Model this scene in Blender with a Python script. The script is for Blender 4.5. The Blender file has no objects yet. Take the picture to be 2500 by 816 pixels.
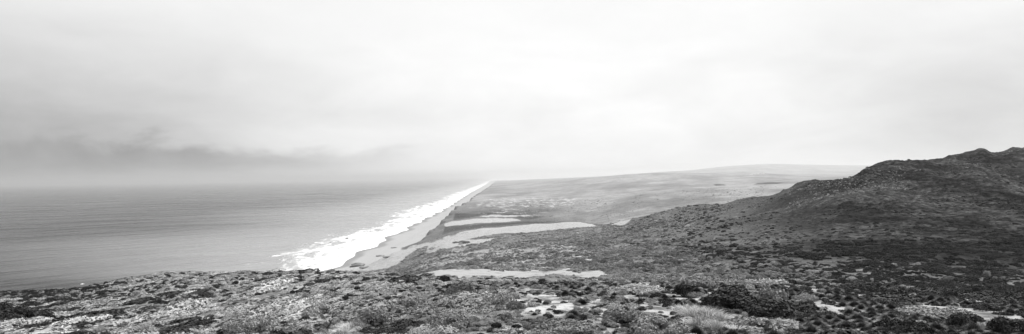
import bpy, math, random
import numpy as np
R = math.radians
rng = np.random.default_rng(7); random.seed(7)
F = 1720.0; H = 150.0; CX = 1250.0
sc = bpy.context.scene
C = bpy.data.collections.new('place'); sc.collection.children.link(C)
def yh(X): return 450.0 - 0.015*X          # where the level line falls for each bearing

# ------------------------------------------------------------------ noise
def _hash(ix, iy, seed):
    h = (ix.astype(np.int64)*374761393 + iy.astype(np.int64)*668265263 + seed*974634777) & 0x7fffffff
    h = ((h ^ (h >> 13))*1274126177) & 0x7fffffff
    return ((h ^ (h >> 16)) & 0xffff)/65535.0
def vnoise(x, y, seed=0):
    ix = np.floor(x); iy = np.floor(y); fx = x-ix; fy = y-iy
    u = fx*fx*fx*(fx*(fx*6-15)+10); v = fy*fy*fy*(fy*(fy*6-15)+10)
    a = _hash(ix,iy,seed); b = _hash(ix+1,iy,seed); c = _hash(ix,iy+1,seed); d = _hash(ix+1,iy+1,seed)
    return (a*(1-u)+b*u)*(1-v) + (c*(1-u)+d*u)*v - 0.5
def fbm(x, y, seed=0, octv=4, gain=0.5):
    s = np.zeros_like(x); a = 1.0
    for i in range(octv):
        c, sn = math.cos(0.6+i), math.sin(0.6+i); f = 2.03**i
        s += a*vnoise((x*c-y*sn)*f+17.3*i, (x*sn+y*c)*f-9.1*i, seed+i*13); a *= gain
    return s
def sstep(a, b, v):
    t = np.clip((v-a)/(b-a), 0, 1); return t*t*(3-2*t)

# ------------------------------------------------------------------ terrain heights
# break lines of the land: bearing (as picture column) -> (depth in metres, drop line)
def T(*rows):
    a = np.array(rows, float); return a[:,0], a[:,1], a[:,2]
rowsD = [
 T((-2000,0.4,1600),(0,0.4,1600),(1250,0.4,1600),(4500,0.4,1600)),
 T((-2000,4,1440),(0,4,1400),(1250,4,1380),(2500,4,1330),(4500,4,1100)),
 T((-2000,12,1010),(0,12,960),(600,12,965),(1250,12,970),(2500,12,950),(4500,12,850)),
 T((-2000,25,900),(0,25,852),(700,25,850),(1250,25,838),(2000,25,836),(2500,25,834),(4500,25,800)),
 T((-2000,45,830),(0,44,775),(400,39,755),(700,36,752),(1250,34,752),(1800,33,764),(2500,32,786),(4500,32,720)),
 # crest of the near slope
 T((-2000,90,800),(-300,92,735),(0,88,713),(160,82,709),(300,74,687),(450,67,669),(600,61,668),(700,57,668),(860,52,674),(1000,49,689),(1100,48,699),(1250,46,702),(1450,46,702),(1600,45,702),(1900,43,709),(2200,42,725),(2350,41,741),(2500,40,757),(4500,40,700)),
 T((-2000,150,900),(0,160,790),(450,130,760),(860,100,700),(960,95,688),(1100,92,681),(1250,92,681),(1450,88,684),(1600,85,688),(1900,80,694),(2200,76,700),(2500,75,716),(4500,75,660)),
 T((-2000,220,1000),(0,230,850),(450,190,800),(860,150,740),(960,130,682),(1100,128,661),(1250,128,660),(1450,125,664),(1600,120,664),(1900,112,664),(2200,105,668),(2500,104,690),(4500,105,610)),
 T((-2000,350,1000),(0,340,880),(450,300,850),(860,260,760),(960,220,700),(1100,230,655),(1250,210,647),(1450,190,638),(1600,180,633),(1900,160,623),(2200,150,625),(2500,150,640),(4500,150,560)),
 T((-2000,500,900),(0,500,860),(450,480,830),(860,500,740),(960,500,672),(1100,480,626),(1250,360,620),(1450,320,607),(1600,280,596),(1900,220,582),(2200,205,575),(2500,205,580),(4500,200,500)),
 T((-2000,750,850),(0,750,800),(450,750,760),(860,800,692),(960,850,652),(1020,880,628),(1100,800,600),(1250,700,587),(1450,560,575),(1600,460,560),(1900,300,535),(2200,280,515),(2500,280,510),(4500,270,440)),
 T((-2000,950,800),(0,950,750),(450,950,720),(860,1060,663),(960,1080,628),(1020,1100,609),(1100,1130,585),(1250,1080,563),(1450,880,557),(1520,740,552),(1600,600,538),(1700,520,524),(1800,450,512),(1900,380,497),(1960,355,478),(2070,345,466),(2120,345,455),(2300,350,440),(2500,360,430),(4500,350,380)),
 # skyline of the spur and the hill
 T((-2000,1200,760),(0,1200,740),(450,1200,700),(860,1260,655),(960,1320,612),(1020,1380,597),(1100,1420,572),(1200,1470,556),(1300,1480,547),(1400,1400,542.5),(1450,1250,549),(1480,1080,548),(1520,900,541),(1560,780,532),(1600,700,522),(1660,650,509),(1700,620,506),(1760,580,502),(1800,550,494),(1850,520,484),(1900,480,474),(1925,460,468),(1945,450,457),(2000,430,445),(2040,425,443),(2072,420,443),(2092,430,432),(2112,440,415),(2150,440,402),(2200,440,396),(2270,440,393),(2300,450,391),(2330,480,382),(2370,500,375),(2398,500,367),(2425,500,374),(2450,500,371),(2478,500,363),(2500,500,364),(2700,500,350),(4500,480,380)),
 # lee side
 T((-2000,1500,760),(0,1500,740),(860,1500,680),(1020,1640,580),(1100,1680,562),(1200,1700,551),(1300,1750,548),(1400,1750,548),(1450,1700,552),(1520,1400,556),(1600,1150,545),(1700,1000,535),(1800,900,525),(1900,800,512),(2000,750,490),(2120,750,460),(2300,800,450),(2500,850,440),(4500,850,440)),
 T((-2000,2000,760),(860,2000,600),(1100,2050,541),(1180,2050,536),(1300,2050,536),(1400,2050,535),(1600,1750,523),(1750,1700,506),(1900,1700,492),(2050,1700,478),(2500,1700,450),(4500,1700,450)),
 T((-2000,2700,700),(1100,2700,512),(1300,2700,507),(1600,2600,484),(1750,2500,474),(1900,2500,465),(2050,2500,455),(2500,2600,440),(4500,2600,440)),
 T((-2000,4000,600),(1100,4000,485),(1300,4000,479),(1450,4000,473),(1600,3900,462),(1750,3700,455),(1900,3500,447),(2050,3400,440),(2500,3400,436),(4500,3400,430)),
 T((-2000,6400,520),(1200,6400,463),(1300,6400,459),(1450,6200,450),(1600,5900,443),(1750,5700,438),(1900,5500,434),(2050,5500,432),(2500,5500,425),(4500,5500,420)),
 T((-2000,10500,480),(1200,10500,449),(1300,10000,445),(1400,9500,438),(1600,8600,423),(1750,8600,422.5),(1850,8600,422.5),(1950,8600,427),(2050,8600,429),(2500,9000,420),(4500,9000,420)),
 T((-2000,12500,470),(1200,12500,448),(1400,12200,436),(1600,11800,428),(1900,11500,426),(2500,11500,420),(4500,12000,420)),
 T((-2000,20000,460),(1200,20000,443),(1300,20000,438),(1400,20000,434),(1500,20000,429),(1600,20000,421),(1680,20000,416),(1740,20000,410),(1800,20000,405),(1880,20000,401),(1950,20000,402),(2050,20000,404),(2500,20000,405),(4500,20000,405)),
 T((-2000,28000,460),(1200,28000,445),(1600,28000,440),(2500,28000,430),(4500,28000,430)),
]
def pchip(xk, yk, x):
    h = np.diff(xk); d = np.diff(yk)/h; m = np.zeros(len(xk))
    for i in range(1, len(xk)-1):
        if d[i-1]*d[i] > 0:
            w1 = 2*h[i]+h[i-1]; w2 = h[i]+2*h[i-1]; m[i] = (w1+w2)/(w1/d[i-1]+w2/d[i])
    m[0] = d[0]; m[-1] = d[-1]
    i = np.clip(np.searchsorted(xk, x)-1, 0, len(h)-1); t = (x-xk[i])/h[i]
    return ((1+2*t)*(1-t)**2*yk[i] + t*(1-t)**2*h[i]*m[i] + t*t*(3-2*t)*yk[i+1] + t*t*(t-1)*h[i]*m[i+1])

XG = np.concatenate([np.arange(-1400,-100,8), np.arange(-100,2600,1.9), np.arange(2600,3900,8)])
YG = np.exp(np.linspace(math.log(0.6), math.log(27500), 915))
nX, nY = len(XG), len(YG)
Yk = np.zeros((len(rowsD), nX)); Zk = np.zeros_like(Yk)
for k, (xs, ys, ps) in enumerate(rowsD):
    Yk[k] = np.exp(pchip(xs, np.log(ys), XG))
    Zk[k] = H - Yk[k]*(pchip(xs, ps, XG)-yh(XG))/F
Z = np.zeros((nY, nX)); lY = np.log(YG)
for j in range(nX):
    Z[:, j] = pchip(np.log(Yk[:, j]), Zk[:, j], lY)
TT = (XG-CX)/F
PX = YG[:,None]*TT[None,:]; PY = np.repeat(YG[:,None], nX, 1)
def shore(y):
    b = np.interp(y, [-500,0,200,350,500,700,900,1170,1486,2083,2932,3608,5000,7000,8745,14000,22000,60000],
        [-1500,-1050,-900,-720,-560,-410,-340,-309,-307,-315,-318,-325,-360,-405,-432,-520,-700,-1500])
    return b + 7*np.sin(y/61.0) + 5*np.sin(y/27.0+1) + 9*vnoise(y/140.0, y*0+3.3, 5)
def beachw(y): return np.interp(y, [0,900,1300,1783,2258,2959,5214,8256,14500], [25,30,85,108,92,81,112,150,160])
amp = np.interp(PY, [0,20,60,150,400,1200,2500,8000], [0.02,0.12,0.35,0.7,1.6,3.0,3.2,6])
Z += amp*fbm(PX/ (6+PY*0.04), PY/(6+PY*0.04), 3, 4)
# hummocks and gullies on the hill
hill = sstep(1480,1750,XG)[None,:]*sstep(130,300,PY)*sstep(1100,600,PY)
Z += hill*(3.5*fbm(PX/46, PY/60, 21, 5, 0.6))
kn = sstep(1890,1950,XG)[None,:]*sstep(240,330,PY)*sstep(620,520,PY)
Z += kn*1.5*(np.abs(fbm(PX/9, PY/12, 31, 4, 0.6))-0.2)
S = PX - shore(PY); BW = beachw(PY)
S2 = S - 10*fbm(PX/40, PY/40, 41, 4)*sstep(2600,1500,PY) - 9*fbm(PX/420, PY/420, 47, 3)*sstep(1600,2600,PY) - 12*fbm(PX/160, PY/160, 43, 3)*sstep(1500,2000,PY)*sstep(4200,2600,PY)
toe = S2-BW
cl = 1.0 + 1.1*sstep(1600,2000,PY) - 0.75*np.exp(-((PY-1330)/130.0)**2)
coast = np.where(S < 0, S*0.05, np.where(toe < 0, 5.5*np.clip(S/BW,0,1)**0.8, 5.5 + toe*cl))
coast = np.where((toe >= 0), coast + 3*np.abs(fbm(PX/14, PY/14, 51, 3))*sstep(0,10,toe), coast)
Z = np.maximum(Z, 7.0); Z = np.minimum(Z, coast)
Z = np.maximum(Z, -25)
Zpx = yh(XG)[None,:] + (H-Z)*F/PY            # picture line of every ground point

def cast(X, y, y0=1.0, y1=21000.0):
    j = int(np.argmin(np.abs(XG-X))); m = (YG >= y0) & (YG <= y1); idx = np.where(m)[0]
    return YG[idx[int(np.argmin(np.abs(Zpx[idx, j]-y)))]]
def region(poly, y0, y1, edge=0.0, ns=0):
    P = [(X, math.log(cast(X, y, y0, y1))) for X, y in poly]
    bs = [p[1] for p in P]; xs = [p[0] for p in P]
    i0 = max(0, np.searchsorted(lY, min(bs)-0.35)); i1 = min(nY, np.searchsorted(lY, max(bs)+0.35)+1)
    j0 = max(0, np.searchsorted(XG, min(xs)-edge*1.2-5)); j1 = min(nX, np.searchsorted(XG, max(xs)+edge*1.2+5)+1)
    out = np.zeros((nY, nX)); px = PX[i0:i1, j0:j1]; py = PY[i0:i1, j0:j1]
    A = XG[None,j0:j1] + 0*lY[i0:i1,None]; B = lY[i0:i1,None] + 0*XG[None,j0:j1]
    if edge:
        sc_ = 0.02*py+0.6
        A = A + edge*fbm(px/sc_, py/sc_, 60+ns, 4, .6); B = B + edge*0.0022*fbm(px/sc_, py/sc_, 80+ns, 4, .6)
    ins = np.zeros_like(A, bool); n = len(P)
    for i in range(n):
        x1, b1 = P[i]; x2, b2 = P[(i+1) % n]
        if b1 == b2: continue
        c = ((b1 > B) != (b2 > B)) & (A < (x2-x1)*(B-b1)/(b2-b1)+x1); ins ^= c
    out[i0:i1, j0:j1] = ins
    return out
def soft(m, n=2):
    for _ in range(n):
        m = (m + np.roll(m,1,0) + np.roll(m,-1,0) + np.roll(m,1,1) + np.roll(m,-1,1))/5
    return m
sand = region([(925,622),(960,611),(1020,598),(1100,573),(1200,556),(1300,547),(1400,542),(1440,544),(1462,551),(1400,559),(1300,567),(1220,570),(1160,580),(1090,590),(1045,598),(1010,612),(985,630),(930,642),(880,655),(850,662),(880,640)], 950, 1620, 16, 1)
sand = np.maximum(sand, region([(1082,546),(1120,538),(1180,533),(1250,533),(1275,538),(1200,544),(1130,549),(1085,555)], 1800, 2500, 8, 2))
sand = np.maximum(sand, region([(1150,530),(1200,525),(1295,527),(1300,530),(1200,529)], 1900, 2900, 10, 3))
sand = np.maximum(sand, region([(1050,555),(1085,549),(1130,549),(1075,566),(1045,575)], 1500, 2300, 12, 9)*0.0)
sand = np.maximum(sand, region([(960,674),(1040,664),(1200,659),(1330,661),(1450,667),(1530,665),(1430,673),(1330,675),(1180,679),(1060,676)], 78, 160, 75, 4))
sand = np.maximum(sand, region([(900,735),(868,765),(810,800),(780,830),(830,830),(872,785),(912,745)], 18, 60, 30, 5)*0.9)
sand = np.maximum(sand, region([(1490,549),(1520,546),(1570,541),(1570,543),(1520,549)], 650, 1100, 10, 6))
sand = np.maximum(sand, region([(2040,752),(2150,748),(2170,780),(2090,790)], 18, 60, 70, 7)*0.6)
sand = np.maximum(sand, region([(1900,800),(2010,770),(2160,800),(2180,835),(1880,835)], 18, 60, 70, 8)*0.6)
sand = np.maximum(sand, region([(1560,800),(1600,780),(1540,765),(1330,765),(1270,790),(1440,800)], 18, 60, 80, 11)*0.55)
sand = np.maximum(sand, region([(1040,600),(1160,585),(1230,578),(1180,598),(1120,612),(1030,622)], 700, 1300, 30, 12)*0.75)
sand = np.maximum(sand, region([(835,664),(870,640),(925,622),(960,612),(985,622),(975,640),(950,652),(905,660)], 600, 1500, 14, 16))
sand = soft(sand, 4)
beach = ((toe < 0) & (S > -60)).astype(float); beach = soft(beach, 2)
# how sparse the plant cover is (pale sand between the plants)
spar = region([(1180,700),(1450,686),(1800,698),(2100,716),(2500,752),(2700,770),(2700,860),(1150,860),(1300,770)], 17, 62, 60, 13)
spar = soft(spar, 4)
spar2 = region([(250,690),(450,664),(700,664),(860,668),(800,690),(640,720),(420,760),(200,760)], 30, 120, 60, 14)
spar = np.maximum(spar, 0.55*soft(spar2, 4))
spar3 = region([(1010,640),(1150,600),(1400,600),(1480,640),(1300,662),(1050,662)], 120, 1000, 60, 15)
spar = np.maximum(spar, 0.6*soft(spar3, 4))
hillshade = sstep(0.10, 0.46, PX/(PY+30))*sstep(75, 170, PY)*sstep(1300, 900, PY) # cloud shade of the right hill, put into plant and ground colour
hillshade = np.maximum(hillshade, 0.55*sstep(1900,2400,XG)[None,:]*sstep(40,80,PY)*sstep(900,700,PY))  # same painted shade carried forward to the near right

# ------------------------------------------------------------------ node helpers
class NT:
    def __init__(s, tree): s.t = tree; s.n = tree.nodes; s.l = tree.links
    def put(s, sock, v):
        if isinstance(v, bpy.types.NodeSocket): s.l.new(v, sock)
        elif v is not None: sock.default_value = v
    def m(s, op, a, b=None, c=None, clamp=False):
        n = s.n.new('ShaderNodeMath'); n.operation = op; n.use_clamp = clamp
        s.put(n.inputs[0], a); s.put(n.inputs[1], b)
        if c is not None: s.put(n.inputs[2], c)
        return n.outputs[0]
    def ss(s, a, b, v):
        n = s.n.new('ShaderNodeMapRange'); n.interpolation_type = 'SMOOTHSTEP'
        if a > b: n.inputs[3].default_value = 1; n.inputs[4].default_value = 0; a, b = b, a
        n.inputs[1].default_value = a; n.inputs[2].default_value = b; s.put(n.inputs[0], v); return n.outputs[0]
    def mix(s, f, a, b):
        n = s.n.new('ShaderNodeMix'); n.data_type = 'FLOAT'; n.clamp_factor = True
        s.put(n.inputs[0], f); s.put(n.inputs[2], a); s.put(n.inputs[3], b); return n.outputs[0]
    def noise(s, vec, scale, detail=4, rough=0.55, dist=0.0):
        n = s.n.new('ShaderNodeTexNoise'); n.inputs['Scale'].default_value = scale
        n.inputs['Detail'].default_value = detail; n.inputs['Roughness'].default_value = rough
        n.inputs['Distortion'].default_value = dist; s.put(n.inputs['Vector'], vec); return n.outputs['Fac']
    def mapv(s, vec, rot=(0,0,0), scl=(1,1,1), loc=(0,0,0)):
        if any(rot):
            r = s.n.new('ShaderNodeMapping'); s.put(r.inputs[0], vec); r.inputs[2].default_value = rot; vec = r.outputs[0]
        n = s.n.new('ShaderNodeMapping'); s.put(n.inputs[0], vec)
        n.inputs[1].default_value = loc; n.inputs[3].default_value = scl; return n.outputs[0]
    def attr(s, name):
        n = s.n.new('ShaderNodeAttribute'); n.attribute_name = name; return n.outputs['Fac']
    def pos(s): return s.n.new('ShaderNodeNewGeometry').outputs['Position']
    def xyz(s, v):
        n = s.n.new('ShaderNodeSeparateXYZ'); s.put(n.inputs[0], v); return n.outputs
    def comb(s, v):
        n = s.n.new('ShaderNodeCombineXYZ')
        for i in range(3): s.put(n.inputs[i], v)
        return n.outputs[0]
    def bump(s, h, dist, strength=1.0):
        n = s.n.new('ShaderNodeBump'); n.inputs['Distance'].default_value = dist; n.inputs['Strength'].default_value = strength
        s.put(n.inputs['Height'], h); return n.outputs[0]
def mat(name):
    m = bpy.data.materials.new(name); m.use_nodes = True; t = NT(m.node_tree)
    b = m.node_tree.nodes['Principled BSDF']; b.inputs['Roughness'].default_value = 0.9
    b.inputs['Specular IOR Level'].default_value = 0.25
    return m, t, b

# terrain material
M_ground, t, b = mat('ground_cover')
P = t.pos()
n1 = t.noise(P, 1.1, 6, 0.65); n2 = t.noise(P, 0.16, 5, 0.6); n3 = t.noise(P, 0.02, 5, 0.6); n4 = t.noise(P, 0.0035, 5, 0.6)
n5 = t.noise(t.mapv(P, rot=(0,0,R(12)), scl=(0.004,0.0009,0.004)), 1.0, 5, 0.6)
n0 = t.noise(P, 5.0, 4, 0.75); nm = t.noise(P, 0.55, 8, 0.72)
sandA = t.attr('sand'); spa = t.attr('sparse'); hshade = t.attr('hillshade'); far = t.attr('far')
# fine and broad patches of plants over soil
pat = t.m('ADD', t.m('MULTIPLY', n1, 0.45), t.m('MULTIPLY', n2, 0.55))
cov = t.ss(0.40, 0.52, t.m('SUBTRACT', pat, t.m('MULTIPLY', spa, 0.10)))     # 1 = plants
plant = t.mix(n3, 0.06, 0.14); plant = t.m('MULTIPLY', plant, t.mix(n0, 0.6, 1.35))
soil = t.mix(t.ss(0.3,0.7,n1), 0.17, 0.30); soil = t.mix(spa, soil, 0.30); soil = t.m('MULTIPLY', soil, t.mix(t.attr('nearsand'), 1.0, 0.85)); soil = t.m('MULTIPLY', soil, t.mix(t.ss(0.42,0.56,nm), 0.35, 1.15))
near = t.mix(cov, soil, plant)
shadec = t.m('MULTIPLY', t.mix(t.ss(0.35,0.65,n2), 0.011, 0.034), t.mix(t.ss(0.42,0.60,nm), 0.35, 1.8))  # near-black ground tone that carries the hill's cloud shade
shadec = t.m('MULTIPLY', shadec, t.mix(t.ss(0.38,0.62,n3), 0.35, 1.35))
near = t.mix(t.m('MULTIPLY', hshade, 0.97), near, shadec)
fp = t.m('ADD', t.m('MULTIPLY', n4, 0.35), t.m('MULTIPLY', n5, 0.65))
farc = t.mix(t.ss(0.38, 0.62, fp), 0.10, 0.195); farc = t.m('MULTIPLY', farc, t.mix(t.ss(0.3,0.7,n3), 0.75, 1.25))
farc = t.m('MULTIPLY', farc, t.mix(t.ss(0.25,0.75,n2), 0.8, 1.2))
farc = t.m('MULTIPLY', farc, t.m('SUBTRACT', 1.0, t.m('MULTIPLY', t.attr('scrub'), 0.5)))
pale = t.m('MULTIPLY', t.attr('pale'), t.ss(0.5, 0.62, t.noise(t.mapv(P, scl=(0.03,0.012,0.03)), 1.0, 5, 0.75)))
farc = t.mix(pale, farc, 0.36)
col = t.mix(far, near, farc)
nS = t.noise(P, 0.35, 4, 0.6)
sandc = t.m('MULTIPLY', t.mix(t.ss(0.38,0.6,nm), 0.20, 0.29), t.mix(t.ss(0.3,0.7,t.noise(t.mapv(P, scl=(0.25,0.06,0.25)),1.0,5,0.7)), 0.85, 1.15)); sandc = t.mix(t.attr('strip'), sandc, 0.23); sandc = t.m('MULTIPLY', sandc, t.mix(t.attr('nearsand'), 1.0, 0.58))
sm = t.ss(0.35, 0.65, t.m('ADD', sandA, t.m('MULTIPLY', t.m('ADD', t.m('SUBTRACT', n2, 0.5), t.m('SUBTRACT', n1, 0.5)), 0.7)))
sm = t.m('MULTIPLY', sm, t.ss(0.66,0.58, t.m('SUBTRACT', nS, t.m('MULTIPLY', far, 0.3))))
col = t.mix(sm, col, sandc)
bsand = t.mix(t.attr('wet'), t.mix(t.noise(t.mapv(P, scl=(0.05,0.006,0.05)),1.0,4), 0.22, 0.27), 0.16)
col = t.mix(t.attr('beach'), col, bsand)
clf = t.m('MULTIPLY', t.attr('cliff'), 1.0)
col = t.mix(clf, col, t.mix(n2, 0.05, 0.16))
b.inputs['Specular IOR Level'].default_value = 0.0
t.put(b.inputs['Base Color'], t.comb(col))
hgt = t.m('ADD', t.m('MULTIPLY', n1, 0.35), t.m('MULTIPLY', n0, 0.06))
hgt = t.m('ADD', hgt, t.m('MULTIPLY', n2, 1.2)); hgt = t.m('MULTIPLY', hgt, t.m('SUBTRACT', 1.0, t.m('MAXIMUM', t.attr('beach'), t.m('MULTIPLY', sm, 0.85))))
t.put(b.inputs['Normal'], t.bump(hgt, 1.0, 0.8))

def grid_mesh(name, X, Y, Zc, keep, attrs, m):
    ny, nx = X.shape
    v = np.stack([X, Y, Zc], -1).reshape(-1, 3).astype(np.float32)
    a = (np.arange(ny-1)[:,None]*nx + np.arange(nx-1)[None,:])
    q = np.stack([a, a+1, a+nx+1, a+nx], -1)[keep] if keep is not None else np.stack([a, a+1, a+nx+1, a+nx], -1).reshape(-1,4)
    q = q.reshape(-1, 4)
    me = bpy.data.meshes.new(name)
    me.vertices.add(len(v)); me.vertices.foreach_set('co', v.ravel())
    me.loops.add(q.size); me.loops.foreach_set('vertex_index', q.ravel().astype(np.int32))
    me.polygons.add(len(q)); me.polygons.foreach_set('loop_start', (np.arange(len(q))*4).astype(np.int32))
    me.polygons.foreach_set('use_smooth', np.ones(len(q), bool))
    me.update(calc_edges=True)
    for k, arr in attrs.items():
        at = me.attributes.new(k, 'FLOAT', 'POINT'); at.data.foreach_set('value', arr.ravel().astype(np.float32))
    me.materials.append(m)
    o = bpy.data.objects.new(name, me); C.objects.link(o); return o
pale = soft(region([(1150,505),(1180,486),(1300,482),(1420,486),(1400,500),(1290,508)], 2300, 4500, 40, 20), 6)
pale = np.maximum(pale, 0.7*soft(region([(1170,520),(1230,508),(1330,512),(1330,522),(1200,526)], 2000, 3200, 40, 21), 6))
zy = np.abs(np.gradient(Z, axis=1)/np.maximum(np.gradient(PX, axis=1),1e-6))
cliffm = sstep(0.55, 0.95, zy)*sstep(-2, 3, toe)*sstep(120, 60, toe)*sstep(700, 1000, PY)
wet = sstep(26, 8, S + 8*fbm(PX/30, PY/60, 77, 3))
scrubA = sstep(3600,2300,PY)*sstep(1480,1300,XG)[None,:]
for q, (pl, a_, b_) in enumerate([([(1838,451),(1850,447),(1885,445),(1915,446),(1900,449),(1870,450)], 2600, 4500), ([(1742,450),(1765,450),(1770,453),(1748,454)], 2600, 4500),
        ([(1075,575),(1085,552),(1150,549),(1290,540),(1380,541),(1250,549),(1150,560),(1110,570)], 1500, 2300), ([(1100,540),(1110,520),(1160,522),(1200,518),(1330,528),(1290,536),(1250,530),(1160,530)], 1900, 3000)]):
    scrubA = np.maximum(scrubA, 1.5*soft(region(pl, a_, b_, 5, 30+q), 1))
terrain = grid_mesh('ground', PX, PY, Z, None, dict(sand=sand, beach=beach, wet=wet, cliff=cliffm*(1-sand), sparse=spar*(1-sstep(1000,1300,PY)),
    hillshade=hillshade, nearsand=sstep(72,62,PY)*sstep(-0.05,0.35,PX/PY), strip=soft(sand*sstep(180,140,PY)*sstep(75,85,PY)), scrub=scrubA, far=np.maximum(sstep(1250,1750,PY), sstep(700,1200,PY)*sstep(1480,1560,XG)[None,:]), pale=pale), M_ground)  # nearsand: sand colour darkened toward the right to carry the side shade
terrain['kind'] = 'structure'

# ------------------------------------------------------------------ sea
M_sea, t, b = mat('sea_water'); P = t.pos()
sh = t.attr('sh')                                   # distance off the waterline / width of the surf
warp = t.mapv(P, rot=(0,0,R(-4)), scl=(0.010,0.0028,0.01))
nf = t.noise(warp, 1.0, 6, 0.68); nf2 = t.noise(t.mapv(P, rot=(0,0,R(-6)), scl=(0.05,0.012,0.05)), 1.0, 5, 0.7)
fm = t.m('ADD', sh, t.m('ADD', t.m('MULTIPLY', t.m('SUBTRACT', nf, 0.5), 1.7), t.m('MULTIPLY', t.m('SUBTRACT', nf2, 0.5), 1.5)))
foam = t.ss(1.12, 0.82, fm)
hole = t.ss(0.49, 0.58, t.noise(t.mapv(P, rot=(0,0,R(-5)), scl=(0.035,0.008,0.05), loc=(3,1,0)), 1.0, 5, 0.65))
foam = t.m('MULTIPLY', foam, t.m('SUBTRACT', 1.0, t.m('MULTIPLY', hole, t.m('MULTIPLY', t.ss(0.25,0.7,sh), 0.92))))
vb = t.n.new('ShaderNodeCombineXYZ'); t.put(vb.inputs[0], t.m('MULTIPLY', sh, 3.4)); t.put(vb.inputs[1], t.m('MULTIPLY', t.xyz(P)[1], 0.0042))
gap = t.ss(0.54, 0.62, t.noise(vb.outputs[0], 1.0, 5, 0.62, 0.3))
foam = t.m('MULTIPLY', foam, t.m('SUBTRACT', 1.0, t.m('MULTIPLY', gap, t.m('MULTIPLY', t.ss(0.05,0.4,sh), 0.8))))
lace = t.m('MULTIPLY', t.ss(1.55, 1.0, fm), t.m('MULTIPLY', t.ss(0.5, 0.62, nf2), 0.35))
foam = t.m('MAXIMUM', foam, lace)
# stray breaking crests beyond the surf
crest = t.m('MULTIPLY', t.ss(0.71, 0.76, t.noise(t.mapv(P, rot=(0,0,R(-10)), scl=(0.03,0.007,0.05), loc=(9,4,0)), 1.0, 3, 0.6)), t.ss(2.4, 1.2, sh))
foam = t.m('MAXIMUM', foam, crest)
foam = t.m('MAXIMUM', foam, t.attr('spray'))
turb = t.ss(9.0, 0.5, sh)
dk = t.mix(t.m('POWER', turb, 1.3), 0.014, 0.20)
t.put(b.inputs['Base Color'], t.comb(t.mix(foam, dk, t.mix(t.ss(0.3,0.6,t.noise(t.mapv(P, rot=(0,0,R(-5)), scl=(0.06,0.012,0.05), loc=(1,7,0)), 1.0, 6, 0.7)), 0.34, 0.62))))
wr = t.ss(0.35,0.65,t.noise(t.mapv(P, rot=(0,0,R(-20)), scl=(0.0012,0.006,0.01)), 1.0, 5, 0.65))
t.put(b.inputs['Roughness'], t.mix(foam, t.mix(wr, 0.10, 0.34), 0.9))
b.inputs['IOR'].default_value = 1.333; b.inputs['Specular IOR Level'].default_value = 0.14
sw = t.noise(t.mapv(P, rot=(0,0,R(-48)), scl=(0.0025,0.019,0.02)), 1.0, 3, 0.5, 0.5)
w2 = t.noise(t.mapv(P, rot=(0,0,R(-42)), scl=(0.02,0.10,0.1)), 1.0, 4, 0.6)
w3 = t.noise(P, 0.5, 3, 0.6)
hh = t.m('ADD', t.m('MULTIPLY', sw, 34.0), t.m('ADD', t.m('MULTIPLY', w2, 6.5), t.m('MULTIPLY', w3, 0.5)))
t.put(b.inputs['Normal'], t.bump(hh, 1.0, 0.9))
tw = np.concatenate([np.linspace(-12,-1.7,60), np.linspace(-1.7,-0.02,900), np.linspace(-0.019,1.2,40)])
yw = np.concatenate([np.exp(np.linspace(math.log(120), math.log(12000), 800)), np.exp(np.linspace(math.log(12200), math.log(90000), 60))])
WX = yw[:,None]*tw[None,:]; WY = np.repeat(yw[:,None], len(tw), 1)
sd = -(WX-shore(WY)); surfw = np.interp(WY, [0,900,1200,1710,2263,2733,3245,4373,8000,14000], [3,5,88,150,112,140,170,140,130,120])
wz = 0.55*np.sin((WX*0.62+WY*0.12)/9.0 + 3*fbm(WX/160,WY/160,9,3))*sstep(10,60,sd)*sstep(500,150,sd)
cu, cv = -math.sin(R(50)), math.cos(R(50)); uu = WX*cu+WY*cv; vv = WX*cv-WY*cu
swl = 4.2*fbm(uu/62, vv/420, 311, 2, 0.4) + 1.1*fbm(uu/24, vv/130, 317, 2)*sstep(3500,1800,WY)
wz += swl*sstep(0,120,sd)*sstep(9000,4500,WY)
spray = np.zeros_like(WX)
for X_, y_, r_ in [(672,625,9),(200,696,3),(965,521,10),(845,582,6)]:
    Yc = H*F/(y_-yh(X_)); Xc = (X_-CX)/F*Yc
    spray = np.maximum(spray, sstep(1.1,0.6, np.hypot((WX-Xc)/r_, (WY-Yc)/(r_*1.4)) + 0.8*fbm(WX/5, WY/5, 91, 3)))
    wz += 1.4*np.exp(-((WX-Xc)/r_)**2-((WY-Yc)/r_)**2)
sea = grid_mesh('sea', WX, WY, wz, None, dict(sh=np.clip(sd/surfw, -5, 30), spray=spray), M_sea)
sea['kind'] = 'structure'

# ------------------------------------------------------------------ plants: prototype geometry (numpy arrays: verts, tris, tone, material slot)
def leafM(name, lo, hi, shady=True):
    m, t, b = mat(name)
    tone = t.attr('tone'); oi = t.n.new('ShaderNodeObjectInfo')
    v = t.mix(tone, lo, hi); v = t.m('MULTIPLY', v, t.mix(oi.outputs['Random'], 0.7, 1.3))
    P = t.pos(); g = t.noise(P, 0.03, 3, 0.6); v = t.m('MULTIPLY', v, t.mix(t.ss(0.35,0.65,g), 0.6, 1.35))
    t.put(b.inputs['Base Color'], t.comb(v)); b.inputs['Roughness'].default_value = 0.75
    b.inputs['Specular IOR Level'].default_value = 0.1
    return m
M_leaf = leafM('shrub_leaf', 0.11, 0.27); M_leafd = leafM('dark_shaded_leaf', 0.007, 0.036)  # second leaf: dark shrubs, and shade painted into hill and side plants
M_tuft = leafM('tussock_blade', 0.02, 0.10); M_straw = leafM('straw_blade', 0.15, 0.34)
M_leafp = leafM('grey_leaf', 0.16, 0.34)
M_twig = leafM('twig_bark', 0.05, 0.16); M_stone = leafM('stone_surface', 0.06, 0.17)
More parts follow.
